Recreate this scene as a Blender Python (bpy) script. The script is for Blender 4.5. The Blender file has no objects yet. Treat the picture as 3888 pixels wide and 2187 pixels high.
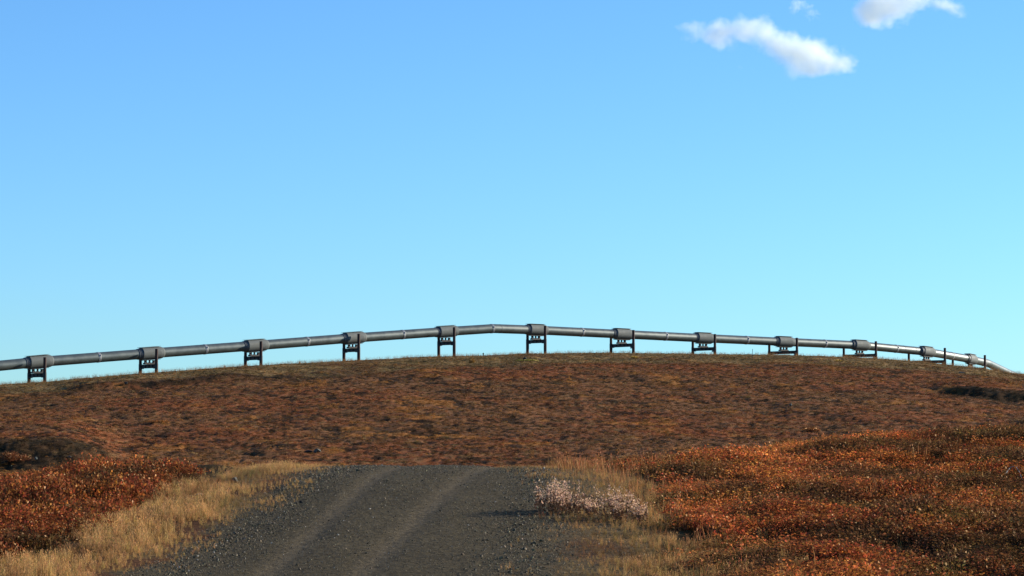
import bpy, bmesh, math, random
import numpy as np
from mathutils import Vector, Matrix

SC = bpy.context.scene
COL = SC.collection
F = 11000.0                       # focal length in pixels of the 3888 px wide photograph
TH = math.atan((1700 - 1093.5) / F)

# ------------------------------------------------------------------ camera
cam = bpy.data.cameras.new('camera')
cam.sensor_width = 36.0
cam.lens = F / 3888.0 * 36.0
cam.clip_start = 0.5
cam.clip_end = 30000.0
camo = bpy.data.objects.new('camera', cam)
camo.rotation_euler = (math.pi / 2 + TH, 0, 0)
COL.objects.link(camo)
SC.camera = camo

# ------------------------------------------------------------------ light
SUN_EL = math.radians(18.0)
SUN_AZ = math.radians(67.0)       # clockwise from +Y (view direction) towards +X
sd = Vector((math.sin(SUN_AZ) * math.cos(SUN_EL), math.cos(SUN_AZ) * math.cos(SUN_EL), math.sin(SUN_EL)))
sun = bpy.data.lights.new('sun', 'SUN')
sun.energy = 5.0
sun.angle = math.radians(0.53)
sun.color = (1.0, 0.915, 0.76)
suno = bpy.data.objects.new('sun', sun)
suno.rotation_euler = (-sd).to_track_quat('-Z', 'Y').to_euler()
COL.objects.link(suno)

W = bpy.data.worlds.new('World')
SC.world = W
W.use_nodes = True
nt = W.node_tree
nt.nodes.clear()
out = nt.nodes.new('ShaderNodeOutputWorld')
bg = nt.nodes.new('ShaderNodeBackground')
sky = nt.nodes.new('ShaderNodeTexSky')
sky.sky_type = 'NISHITA'
sky.sun_disc = False
sky.sun_elevation = SUN_EL
sky.sun_rotation = SUN_AZ
sky.altitude = 900
sky.air_density = 1.0
sky.dust_density = 0.2
sky.ozone_density = 1.5
bg.inputs['Strength'].default_value = 0.083
grade = nt.nodes.new('ShaderNodeVectorMath'); grade.operation = 'MULTIPLY'   # the camera's cool white balance
grade.inputs[1].default_value = (.46, .825, 1.27)
nt.links.new(sky.outputs[0], grade.inputs[0])
nt.links.new(grade.outputs[0], bg.inputs['Color'])
nt.links.new(bg.outputs[0], out.inputs['Surface'])

SC.view_settings.view_transform = 'Standard'
SC.view_settings.look = 'None'
SC.view_settings.exposure = 0.9
SC.view_settings.gamma = 1.0
SC.view_settings.use_curve_mapping = False
SC.cycles.volume_bounces = 48
SC.cycles.max_bounces = 48
SC.cycles.diffuse_bounces = 4
SC.cycles.glossy_bounces = 4
SC.cycles.transmission_bounces = 4
SC.cycles.volume_max_steps = 256

# ------------------------------------------------------------------ helpers
def ray(px, py):
    u = (px - 1944.0) / F
    v = (1093.5 - py) / F
    c = math.cos(TH) - v * math.sin(TH)
    return u / c, (math.sin(TH) + v * math.cos(TH)) / c

def E(row):
    v = (1093.5 - np.asarray(row, float)) / F
    return (math.sin(TH) + v * math.cos(TH)) / (math.cos(TH) - v * math.sin(TH))

def at(px, py, d):
    a, b = ray(px, py)
    return Vector((a * d, d, b * d))

TAB = np.random.RandomState(5).rand(8, 512, 512)
def vnoise(x, y, k=0):
    xi = np.floor(x).astype(np.int64); yi = np.floor(y).astype(np.int64)
    fx = x - xi; fy = y - yi
    fx = fx * fx * (3 - 2 * fx); fy = fy * fy * (3 - 2 * fy)
    T = TAB[k % 8]
    a = T[xi % 512, yi % 512]; b = T[(xi + 1) % 512, yi % 512]
    c = T[xi % 512, (yi + 1) % 512]; d = T[(xi + 1) % 512, (yi + 1) % 512]
    return (a * (1 - fx) + b * fx) * (1 - fy) + (c * (1 - fx) + d * fx) * fy
def fbm(x, y, k=0, o=4, g=0.5):
    s = 0; a = 1; t = 0
    for i in range(o):
        s = s + a * vnoise(x * 2 ** i + 17.3 * i, y * 2 ** i + 9.1 * i, k + i); t += a; a *= g
    return s / t
def sst(a, b, x):
    t = np.clip((x - a) / (b - a), 0, 1)
    return t * t * (3 - 2 * t)

# ------------------------------------------------------------------ pipeline line in plan
SPX = [143, 568, 966, 1339, 1692, 2034, 2360, 2669, 2975, 3263, 3517, 3684]
SROW = [1374.5, 1342, 1312.5, 1283.5, 1259, 1253, 1269, 1284, 1298, 1311, 1335.5, 1364]
SP = []
d = 395.0
x = ray(SPX[0], SROW[0])[0] * d
SP.append(at(SPX[0], SROW[0], d))
for p, r in zip(SPX[1:], SROW[1:]):
    u = ray(p, r)[0]
    a_ = 1 + u * u; b_ = -2 * (u * x + d); c_ = x * x + d * d - 18.3 ** 2
    d = (-b_ + math.sqrt(b_ * b_ - 4 * a_ * c_)) / 2 / a_
    x = u * d
    SP.append(at(p, r, d))
PD = [p.y for p in SP]

# ------------------------------------------------------------------ terrain
SN_PX = [-1500, 0, 500, 800, 1100, 1280, 1700, 2080, 2250, 2500, 2800, 3100, 3300, 3500, 3888, 4600]
SN_R = [1845, 1840, 1815, 1790, 1776, 1770, 1766, 1777, 1776, 1772, 1738, 1708, 1684, 1668, 1646, 1625]
DC_PX = [-1500, 700, 1280, 2080, 2600, 3200, 3888, 4600]
DC_D = [60, 60, 58, 58, 61, 66, 70, 72]
DB_PX = [-1500, 2400, 3888, 4600]
DB_D = [38, 38, 36, 35]
RG_PX = [-1500, 0, 100, 170, 524, 930, 1300, 1665, 1900, 2000, 2300, 2640, 2860, 3020, 3200, 3326, 3440, 3500, 3600, 3660, 3730, 3826, 3888, 4100, 5000]
RG_R = [1540, 1458, 1451, 1447, 1416, 1387, 1368.5, 1351.5, 1346, 1341, 1337, 1341.7, 1344, 1347, 1354, 1359, 1366, 1370.5, 1383, 1388.5, 1396, 1413, 1418, 1440, 1540]
CF_PX = [-1500] + SPX[:7] + [2669, 2975, 3263, 3517, 3684, 3888, 5000]
CF_D = [350] + [q - 4 for q in PD[:7]] + [471, 476, 478, 477, 474, 470, 450]
DBF = 240.0

def px_of(x, y):
    return 1944 + F * x / np.maximum(y, 33.0)

def h_near(x, y):
    p = px_of(x, y)
    db = np.interp(p, DB_PX, DB_D); dc = np.interp(p, DC_PX, DC_D)
    zb = db * E(2187); ec = E(np.interp(p, SN_PX, SN_R)); zc = dc * ec
    w = 9.0
    m = (zc - zb - ec * w / 2) / (dc - db - w / 2)
    k = (m - ec) / (2 * w)
    lin = zb + m * (y - db)
    t = np.minimum(y - dc, 14.0)
    quad = zc + ec * t - k * t * t
    s14 = ec - 2 * k * 14.0
    quad = quad + np.where(y - dc > 14, (y - dc - 14) * np.maximum(s14, -0.09), 0)
    z = np.where(y < dc - w, lin, quad)
    zb30 = zb + m * (28.0 - db)
    z = np.where(y < 28, zb30 + (-1.75 - zb30) * sst(28, 4, y), z)
    return z

def far_s(x, y):
    p = px_of(x, y)
    dc = np.interp(p, CF_PX, CF_D)
    return (y - DBF) / (dc - DBF), p, dc

def h_far(x, y):
    s, p, dc = far_s(x, y)
    er = E(np.interp(p, RG_PX, RG_R) + 2.5); eb = float(E(1812))
    q = np.clip(1 - s, 0, 1.6)
    e = er - (er - eb) * q ** 1.6
    z = e * y
    g = np.maximum(y - dc, 0)
    zc = er * dc
    beyond = zc + er * g - 0.015 * g - 0.00004 * g * g
    beyond = np.maximum(beyond, zc - 25 - 0.0 * g)
    z = np.where(y > dc, beyond, z)
    # scarps
    wob = 5 * (fbm(x / 7.0, y / 9.0, 2, 3) - 0.5)
    mA = 1 - sst(240, 520, p)
    z = z + 1.8 * mA * sst(248, 258, y + wob) * (1 - sst(262, 330, y))
    mB = sst(3480, 3660, p)
    z = z + 1.0 * mB * sst(371, 375, y + wob + (p - 3700) * 0.02) * (1 - sst(380, 430, y))
    mC = sst(2900, 3020, p) * (1 - sst(3250, 3400, p))
    z = z + 0.45 * mC * sst(318, 321, y + wob) * (1 - sst(324, 350, y))
    mD = sst(200, 330, p) * (1 - sst(880, 1000, p))
    z = z + 0.5 * mD * sst(0.715, 0.735, s + wob * 0.004) * (1 - sst(0.76, 0.95, s))
    mE = sst(950, 1010, p) * (1 - sst(1100, 1180, p))
    z = z + 0.35 * mE * sst(262, 264, y + wob * .4) * (1 - sst(266, 280, y))
    return z, s, dc

def edge_l(y):
    return np.interp(y, [30, 38, 44.5, 46.7, 49.8, 54, 57.3, 66, 90], [-5.3, -4.78, -4.22, -4.0, -4.05, -3.65, -3.46, -3.0, -1.6])
def edge_r(y):
    return np.interp(y, [30, 38, 46.7, 51, 56.6, 66, 90], [-0.4, 0.02, .42, .50, .42, .6, 1.6])

def height(x, y, detail=True):
    x = np.asarray(x, float); y = np.asarray(y, float)
    zn = h_near(x, y)
    zf, s, dc = h_far(x, np.maximum(y, 150.0))
    t = sst(105, 200, y)
    z = zn * (1 - t) + zf * t
    if detail:
        l, r = edge_l(y), edge_r(y)
        near = (1 - sst(80, 130, y)) * sst(4, 24, y)
        off = np.maximum(sst(0.9, 2.4, x - r), sst(0.5, 2.0, l - x))
        bank = sst(1.4, 3.0, x - r)
        z = z + near * off * 0.10 * (fbm(x / 0.9, y / 1.3, 1, 3) - 0.5)
        z = z + near * bank * 0.42 * (fbm(x / 1.9, y / 2.6, 3, 3) - 0.5)
        lb = sst(1.5, 2.8, l - x)
        z = z + near * lb * 0.35 * (fbm(x / 2.0, y / 2.4, 4, 2) - 0.5)
        on = near * (1 - off)
        z = z + on * 0.02 * (fbm(x / 0.5, y / 0.7, 5, 4) - 0.5)
        for (cx, sl, y0) in ((-3.2, .0568, 38.3), (-1.85, .085, 39.8)):
            q = (x - cx - sl * (y - y0)) / 0.22
            z = z - on * 0.022 * np.exp(-q * q)
        fr = sst(120, 200, y)
        ed = 0.35 + 0.65 * sst(0, 30, np.abs(y - dc))
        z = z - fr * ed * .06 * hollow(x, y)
        z = z + fr * ed * (0.55 * (fbm(x / 9.0, y / 15.0, 6, 2) - 0.5) + 0.10 * (fbm(x / 0.4, y / 0.7, 0, 1) - 0.5)
                           + 0.26 * (fbm(x / 2.6, y / 2.4, 2, 2) - 0.5)
                           + 0.24 * (fbm(x / 0.9, y / 0.9, 3, 2) - 0.5))
    return z

def H(x, y):
    return float(height(np.array([x]), np.array([y]))[0])

# linear albedos of the ground cover; C_DRK also stands in for shade
C_RED = np.array([.200, .066, .024]); C_BRN = np.array([.165, .074, .030]); C_DRK = np.array([.030, .022, .010])
C_ORG = np.array([.36, .145, .032]); C_TAN = np.array([.34, .215, .085]); C_OLV = np.array([.128, .088, .036])
C_GRV = np.array([.074, .057, .031]); C_TRK = np.array([.104, .080, .048])
def mixc(a, b, t):
    return a * (1 - t[..., None]) + b * t[..., None]

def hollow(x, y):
    """0..1 where the tussock ground dips into a small hollow, its shade painted into the tint"""
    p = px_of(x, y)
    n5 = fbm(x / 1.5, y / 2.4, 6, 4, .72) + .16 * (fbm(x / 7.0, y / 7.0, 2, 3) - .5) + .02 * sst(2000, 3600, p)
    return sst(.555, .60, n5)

def tint_far(x, y):
    s, p, dc = far_s(x, y)
    n1 = fbm(x / 14.0, y / 14.0, 0, 3); n2 = fbm(x / 3.2, y / 3.2, 1, 4, .65); n3 = fbm(x / 6.0 + 50, y / 5.0, 4, 4, .65)
    n4 = fbm(x / 1.1, y / 1.0, 2, 3, .6)
    c = mixc(np.broadcast_to(C_BRN, x.shape + (3,)), C_RED, sst(.40, .60, n1 * .5 + n2 * .5))
    c = mixc(c, C_DRK, .75 * sst(.57, .68, n3 * .25 + n4 * .75))
    c = mixc(c, C_TAN * .75, .25 * sst(.60, .74, n2))
    c = mixc(c, C_ORG * .8, .7 * sst(.66, .76, fbm(x / 4.0 + 9, y / 7.0, 5, 3)))
    # right hand slope is greyer and darker
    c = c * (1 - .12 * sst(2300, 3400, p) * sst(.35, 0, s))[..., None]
    hl = hollow(x, y); c = mixc(c, C_DRK * .45, .80 * hl)  # shadow streaks of the hollows painted into the tint
    pl = sst(.64, .70, fbm(x / 1.6 + 40, y / 3.4, 3, 3, .65)); c = mixc(c, C_TAN * .60, .32 * pl * (1 - hl))
    lim = 0.74 + .10 * (fbm(x / 8.0, y / 14.0, 6, 3) - .5) + .06 * sst(1300, 2600, p)
    pad = sst(-.02, .03, s - lim)
    pc = mixc(np.broadcast_to(C_OLV * 1.05, x.shape + (3,)), C_TAN * .8, sst(.42, .66, fbm(x / 2.2, y / 5.0, 7, 3)))
    pc = mixc(pc, C_BRN * .8, sst(.55, .7, fbm(x / 5.0, y / 7.0, 1, 3)) * .7)
    c = mixc(c, pc * .85, pad * .92)
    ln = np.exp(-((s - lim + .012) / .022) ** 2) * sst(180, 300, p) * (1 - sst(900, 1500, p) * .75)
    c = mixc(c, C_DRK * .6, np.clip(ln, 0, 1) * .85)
    scarp_shade = (1 - sst(260, 500, p)) * sst(243, 249, y) * (1 - sst(257, 263, y))
    scarp_shade = np.maximum(scarp_shade, sst(3500, 3680, p) * sst(365, 369, y) * (1 - sst(375, 378, y)))
    c = mixc(c, C_DRK * .8, scarp_shade * .75)  # scarp faces turned from the sun get their shade in the tint
    return c

def tint_near(x, y):
    l, r = edge_l(y), edge_r(y)
    sh = x.shape + (3,)
    n = fbm(x / 0.35, y / 0.6, 0, 3)
    road = np.broadcast_to(C_GRV, sh) * (0.86 + .28 * fbm(x / 0.9, y / 1.6, 2, 4))[..., None]
    for (cx, sl, y0) in ((-3.2, .0568, 38.3), (-1.85, .085, 39.8)):
        q = (x - cx - sl * (y - y0)) / 0.20
        road = mixc(road, C_TRK, np.exp(-q * q) * .75)
    grs = mixc(np.broadcast_to(C_TAN * .48, sh), C_BRN * .6, sst(.4, .65, fbm(x / 1.0, y / 1.8, 3, 3)))
    w = (n - .5)
    c = mixc(road, grs, np.maximum(sst(0.0, .5, l - x + w * 1.2), sst(.1, 1.5, x - r + w * 2.2) * .8))
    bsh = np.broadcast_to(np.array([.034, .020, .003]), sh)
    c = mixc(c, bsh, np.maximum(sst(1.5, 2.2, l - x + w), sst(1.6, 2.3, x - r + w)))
    return c

def tint_ground(x, y):
    return mixc(tint_near(x, y), tint_far(x, y), sst(75, 110, y))

# ------------------------------------------------------------------ materials
def mat(name):
    m = bpy.data.materials.new(name); m.use_nodes = True
    n = m.node_tree; n.nodes.clear()
    o = n.nodes.new('ShaderNodeOutputMaterial')
    return m, n, o
def N(n, t, **kw):
    q = n.nodes.new(t)
    for k, v in kw.items():
        setattr(q, k, v)
    return q
def noise(n, scale, detail=4, rough=.55, vec=None):
    q = N(n, 'ShaderNodeTexNoise'); q.inputs['Scale'].default_value = scale
    q.inputs['Detail'].default_value = detail; q.inputs['Roughness'].default_value = rough
    if vec is not None: n.links.new(vec, q.inputs['Vector'])
    return q
def mrange(n, src, a, b, c, d):
    q = N(n, 'ShaderNodeMapRange'); n.links.new(src, q.inputs[0])
    for i, v in enumerate((a, b, c, d)): q.inputs[i + 1].default_value = v
    return q.outputs[0]
def vscale(n, col, fac):
    q = N(n, 'ShaderNodeVectorMath', operation='SCALE')
    n.links.new(col, q.inputs[0]); n.links.new(fac, q.inputs['Scale'])
    return q.outputs[0]

def ground_mat():
    m, n, o = mat('ground_cover')
    geo = N(n, 'ShaderNodeNewGeometry')
    at_ = N(n, 'ShaderNodeAttribute', attribute_name='tint')
    a = noise(n, 9.0, 5, .65, geo.outputs['Position']); b = noise(n, 60.0, 3, .6, geo.outputs['Position'])
    f1 = mrange(n, a.outputs[0], .25, .75, .45, 1.5); f2 = mrange(n, b.outputs[0], .3, .7, .7, 1.3)
    c = vscale(n, vscale(n, at_.outputs['Vector'], f1), f2)
    p = N(n, 'ShaderNodeBsdfPrincipled'); p.inputs['Roughness'].default_value = .9
    p.inputs['Specular IOR Level'].default_value = .04
    n.links.new(c, p.inputs['Base Color'])
    bu = N(n, 'ShaderNodeBump'); bu.inputs['Strength'].default_value = .9; bu.inputs['Distance'].default_value = .05
    n.links.new(a.outputs[0], bu.inputs['Height'])
    bu2 = N(n, 'ShaderNodeBump'); bu2.inputs['Strength'].default_value = .8; bu2.inputs['Distance'].default_value = .012
    n.links.new(b.outputs[0], bu2.inputs['Height']); n.links.new(bu.outputs[0], bu2.inputs['Normal'])
    n.links.new(bu2.outputs[0], p.inputs['Normal'])
    n.links.new(p.outputs[0], o.inputs['Surface'])
    return m
M_GROUND = ground_mat()

def plant_mat(name, attr='INSTANCER', trans=.35, gloss=.05, rough=.35, color=None):
    m, n, o = mat(name)
    if color is None:
        t = N(n, 'ShaderNodeAttribute', attribute_name='tint', attribute_type=attr).outputs['Vector']
    else:
        q = N(n, 'ShaderNodeRGB'); q.outputs[0].default_value = (*color, 1); t = q.outputs[0]
    v = N(n, 'ShaderNodeAttribute', attribute_name='vary', attribute_type='GEOMETRY').outputs['Fac']
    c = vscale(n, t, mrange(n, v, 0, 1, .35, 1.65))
    hs = N(n, 'ShaderNodeHueSaturation')
    pw = N(n, 'ShaderNodeMath', operation='FRACT'); ml = N(n, 'ShaderNodeMath', operation='MULTIPLY'); ml.inputs[1].default_value = 7.31
    n.links.new(v, ml.inputs[0]); n.links.new(ml.outputs[0], pw.inputs[0])
    n.links.new(mrange(n, pw.outputs[0], 0, 1, .482, .522), hs.inputs['Hue'])
    n.links.new(c, hs.inputs['Color'])
    c = hs.outputs[0]
    df = N(n, 'ShaderNodeBsdfDiffuse'); tr = N(n, 'ShaderNodeBsdfTranslucent'); gl = N(n, 'ShaderNodeBsdfGlossy')
    gl.inputs['Roughness'].default_value = rough; gl.inputs['Color'].default_value = (1.0, .72, .45, 1)
    n.links.new(c, df.inputs[0]); n.links.new(c, tr.inputs[0])
    mx = N(n, 'ShaderNodeMixShader'); mx.inputs[0].default_value = trans
    n.links.new(df.outputs[0], mx.inputs[1]); n.links.new(tr.outputs[0], mx.inputs[2])
    m2 = N(n, 'ShaderNodeMixShader'); m2.inputs[0].default_value = gloss
    n.links.new(mx.outputs[0], m2.inputs[1]); n.links.new(gl.outputs[0], m2.inputs[2])
    n.links.new(m2.outputs[0], o.inputs['Surface'])
    return m
M_LEAF = plant_mat('leaf', trans=.5, gloss=.02, rough=.45)
M_HEATH = plant_mat('heath', trans=.25, gloss=.02, rough=.5)
M_GRASS = plant_mat('dry_grass', trans=.40, gloss=.02, rough=.45)

def simple(name, col, rough=.6, metal=0.0, nscale=6.0, amt=.35, bump=.0, spec=.5, streak=None):
    m, n, o = mat(name)
    tc = N(n, 'ShaderNodeTexCoord')
    vec = tc.outputs['Object']
    if streak:
        mp = N(n, 'ShaderNodeMapping'); mp.inputs['Scale'].default_value = streak
        n.links.new(vec, mp.inputs['Vector']); vec = mp.outputs[0]
    a = noise(n, nscale, 6, .6, vec)
    rgb = N(n, 'ShaderNodeRGB'); rgb.outputs[0].default_value = (*col, 1)
    c = vscale(n, rgb.outputs[0], mrange(n, a.outputs[0], .3, .7, 1 - amt, 1 + amt))
    p = N(n, 'ShaderNodeBsdfPrincipled')
    n.links.new(c, p.inputs['Base Color'])
    p.inputs['Metallic'].default_value = metal
    n.links.new(mrange(n, a.outputs[0], .3, .7, rough * .85, min(1, rough * 1.15)), p.inputs['Roughness'])
    p.inputs['Specular IOR Level'].default_value = spec
    if bump:
        bu = N(n, 'ShaderNodeBump'); bu.inputs['Strength'].default_value = 1.0; bu.inputs['Distance'].default_value = bump
        n.links.new(a.outputs[0], bu.inputs['Height']); n.links.new(bu.outputs[0], p.inputs['Normal'])
    n.links.new(p.outputs[0], o.inputs['Surface'])
    return m
M_PIPE = simple('galvanised_jacket', (.088, .104, .098), .46, .40, .9, .14, .0)
M_COVER = simple('weathered_cover', (.105, .114, .106), .75, .12, 1.3, .12)
M_BAND = simple('bright_band', (.36, .35, .33), .5, .2, 9, .45, .02)
M_RUBBER = simple('collar_strap', (.085, .09, .092), .6, .3, 4, .3, .01)
M_POST = simple('rusted_steel_post', (.042, .018, .014), .75, .0, 3, .45, .004, .3)
M_BEAM = simple('dark_painted_steel', (.024, .022, .023), .6, .2, 3, .4, .003, .4)
M_BRKT = simple('sunlit_bracket', (.28, .27, .25), .5, .3, 5, .25)  # bracket steel with sunlight put into its pale tone
M_ROCK = simple('lichen_rock', (.085, .085, .070), .85, 0, 9, .9, .03, .3)
M_DROCK = simple('dark_rock', (.030, .028, .025), .9, 0, 7, .5, .03, .2)
M_STONE, _n, _o = mat('gravel_stone')
_t = N(_n, 'ShaderNodeAttribute', attribute_name='tint', attribute_type='INSTANCER')
_p = N(_n, 'ShaderNodeBsdfPrincipled'); _p.inputs['Roughness'].default_value = .6; _p.inputs['Specular IOR Level'].default_value = .18
_n.links.new(_t.outputs['Vector'], _p.inputs['Base Color']); _n.links.new(_p.outputs[0], _o.inputs['Surface'])

# ------------------------------------------------------------------ object helpers
def tag(o, label=None, cat=None, group=None, kind=None):
    if label: o['label'] = label
    if cat: o['category'] = cat
    if group: o['group'] = group
    if kind: o['kind'] = kind
    return o
def mesh_obj(name, me, m=None, parent=None, link=True):
    o = bpy.data.objects.new(name, me)
    if m and not me.materials: me.materials.append(m)
    if parent: o.parent = parent
    if link: COL.objects.link(o)
    return o
def pydata(name, v, f, smooth=False):
    me = bpy.data.meshes.new(name); me.from_pydata([tuple(q) for q in v], [], f)
    if smooth: me.polygons.foreach_set('use_smooth', [True] * len(me.polygons))
    me.update()
    return me
def empty(name, loc):
    o = bpy.data.objects.new(name, None); o.location = loc; o.empty_display_size = .5
    COL.objects.link(o)
    return o
class MB:
    def __init__(s): s.v = []; s.f = []
    def add(s, v, f):
        n = len(s.v); s.v += [tuple(q) for q in v]; s.f += [tuple(i + n for i in q) for q in f]
    def box(s, a, b):
        x0, y0, z0 = a; x1, y1, z1 = b
        s.add([(x0, y0, z0), (x1, y0, z0), (x1, y1, z0), (x0, y1, z0), (x0, y0, z1), (x1, y0, z1), (x1, y1, z1), (x0, y1, z1)],
              [(0, 3, 2, 1), (4, 5, 6, 7), (0, 1, 5, 4), (1, 2, 6, 5), (2, 3, 7, 6), (3, 0, 4, 7)])
    def rings(s, rings, caps=True):
        k = len(rings[0]); v = [q for r in rings for q in r]; f = []
        for i in range(len(rings) - 1):
            for j in range(k):
                f.append((i * k + j, i * k + (j + 1) % k, (i + 1) * k + (j + 1) % k, (i + 1) * k + j))
        if caps:
            f.append(tuple(range(k))[::-1]); f.append(tuple((len(rings) - 1) * k + j for j in range(k)))
        s.add(v, f)
    def cylz(s, x, y, prof, k=24):
        s.rings([[(x + r * math.cos(2 * math.pi * j / k), y + r * math.sin(2 * math.pi * j / k), z) for j in range(k)] for z, r in prof])
    def cylx(s, prof, k=32):   # profile of (x, r)
        s.rings([[(xx, r * math.cos(2 * math.pi * j / k), r * math.sin(2 * math.pi * j / k)) for j in range(k)] for xx, r in prof])
    def me(s, name, smooth=False, sharp=30):
        m = pydata(name, s.v, s.f, smooth)
        if smooth: m.set_sharp_from_angle(angle=math.radians(sharp))
        return m

# ------------------------------------------------------------------ ground sheet
def build_ground():
    U = np.concatenate([np.linspace(-8, -.6, 14)[:-1], np.linspace(-.6, -.21, 24)[:-1], np.linspace(-.21, .21, 620)[:-1], np.linspace(.21, .6, 24)[:-1], np.linspace(.6, 8, 14)])
    Y = np.concatenate([np.linspace(-400, 0, 16)[:-1], np.linspace(0, 34, 20)[:-1], np.arange(34, 74, .16), np.linspace(74, 110, 24)[:-1], np.linspace(110, 236, 30)[:-1],
                        np.arange(236, 400, .55), np.arange(400, 485, .75), np.linspace(485, 640, 60)[:-1], np.linspace(640, 6000, 30)])
    UU, YY = np.meshgrid(U, Y)
    XX = UU * np.sqrt(np.maximum(YY, 0) ** 2 + 15.0 ** 2)
    Z = height(XX, YY)
    nr, nc = XX.shape
    v = np.stack([XX, YY, Z], -1).reshape(-1, 3)
    i = np.arange(nr * nc).reshape(nr, nc)
    f = np.stack([i[:-1, :-1], i[:-1, 1:], i[1:, 1:], i[1:, :-1]], -1).reshape(-1, 4)
    me = bpy.data.meshes.new('ground')
    me.vertices.add(len(v)); me.vertices.foreach_set('co', v.ravel())
    me.loops.add(f.size); me.loops.foreach_set('vertex_index', f.ravel())
    me.polygons.add(len(f)); me.polygons.foreach_set('loop_start', np.arange(0, f.size, 4))
    me.polygons.foreach_set('use_smooth', np.ones(len(f), bool))
    me.update(calc_edges=True)
    a = me.attributes.new('tint', 'FLOAT_VECTOR', 'POINT')
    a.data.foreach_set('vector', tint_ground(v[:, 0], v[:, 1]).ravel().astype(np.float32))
    o = mesh_obj('ground', me, M_GROUND)
    tag(o, 'brown autumn tundra hillside with a gravel track rising over its near crest', None, None, 'structure')
build_ground()

# ------------------------------------------------------------------ scattering of uncountable cover
def scatter(name, P, rot, scl, tint, idx, srcs):
    me = bpy.data.meshes.new(name); n = len(P)
    me.vertices.add(n); me.vertices.foreach_set('co', np.asarray(P, np.float32).ravel())
    for an, arr in (('rot', rot), ('scl', scl), ('tint', tint)):
        a = me.attributes.new(an, 'FLOAT_VECTOR', 'POINT'); a.data.foreach_set('vector', np.asarray(arr, np.float32).ravel())
    a = me.attributes.new('pick', 'INT', 'POINT'); a.data.foreach_set('value', np.asarray(idx, np.int32))
    o = mesh_obj(name, me)
    g = bpy.data.node_groups.new(name, 'GeometryNodeTree')
    g.interface.new_socket('Geometry', in_out='INPUT', socket_type='NodeSocketGeometry')
    g.interface.new_socket('Geometry', in_out='OUTPUT', socket_type='NodeSocketGeometry')
    gi = g.nodes.new('NodeGroupInput'); go = g.nodes.new('NodeGroupOutput'); j = g.nodes.new('GeometryNodeJoinGeometry')
    def named(nm, dt):
        q = g.nodes.new('GeometryNodeInputNamedAttribute'); q.data_type = dt; q.inputs[0].default_value = nm
        return q.outputs[0]
    r_, s_, p_ = named('rot', 'FLOAT_VECTOR'), named('scl', 'FLOAT_VECTOR'), named('pick', 'INT')
    for k, src in enumerate(srcs):
        oi = g.nodes.new('GeometryNodeObjectInfo'); oi.inputs['Object'].default_value = src
        ip = g.nodes.new('GeometryNodeInstanceOnPoints')
        cm = g.nodes.new('FunctionNodeCompare'); cm.data_type = 'INT'; cm.operation = 'EQUAL'
        ci = [s for s in cm.inputs if s.type == 'INT']
        g.links.new(p_, ci[0]); ci[1].default_value = k
        g.links.new(gi.outputs[0], ip.inputs['Points']); g.links.new(cm.outputs[0], ip.inputs['Selection'])
        g.links.new(oi.outputs['Geometry'], ip.inputs['Instance'])
        g.links.new(r_, ip.inputs['Rotation']); g.links.new(s_, ip.inputs['Scale'])
        g.links.new(ip.outputs[0], j.inputs[0])
    g.links.new(j.outputs[0], go.inputs[0])
    md = o.modifiers.new('scatter', 'NODES'); md.node_group = g
    o['kind'] = 'stuff'
    return o

def with_vary(me, rs, per_face=None):
    n = len(me.polygons)
    a = me.attributes.new('vary', 'FLOAT', 'FACE')
    a.data.foreach_set('value', np.asarray(per_face if per_face is not None else rs.rand(n), np.float32))
    return me

def leaf_clump(seed, n, R, Hh, size, m, twigs=0, shell=.6):
    rs = np.random.RandomState(seed); v = []; f = []; vary = []
    for i in range(n):
        a = rs.rand() * 2 * math.pi; r = R * math.sqrt(rs.rand()); top = Hh * math.sqrt(max(0, 1 - (r / R) ** 2)) * (.75 + .5 * rs.rand())
        z = top * (shell + (1 - shell) * rs.rand() if rs.rand() < .75 else rs.rand())
        c = np.array([r * math.cos(a), r * math.sin(a), z])
        nn = rs.randn(3); nn /= np.linalg.norm(nn); t = np.cross(nn, rs.randn(3)); t /= np.linalg.norm(t); b = np.cross(nn, t)
        s = size * (.6 + .8 * rs.rand()); k = len(v)
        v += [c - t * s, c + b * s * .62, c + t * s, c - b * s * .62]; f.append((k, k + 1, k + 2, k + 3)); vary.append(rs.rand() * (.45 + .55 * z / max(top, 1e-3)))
    for i in range(twigs):
        a = rs.rand() * 2 * math.pi; r = R * .9 * math.sqrt(rs.rand()); p0 = np.array([r * .4 * math.cos(a), r * .4 * math.sin(a), 0])
        p1 = np.array([r * math.cos(a), r * math.sin(a), Hh * (.6 + .6 * rs.rand())]); w = np.array([-math.sin(a), math.cos(a), 0]) * size * .12
        k = len(v); v += [p0 - w, p0 + w, p1]; f.append((k, k + 1, k + 2)); vary.append(.06)
    me = pydata('clump', v, f); with_vary(me, rs, vary)
    return mesh_obj('clump_source', me, m, link=False)

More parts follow.
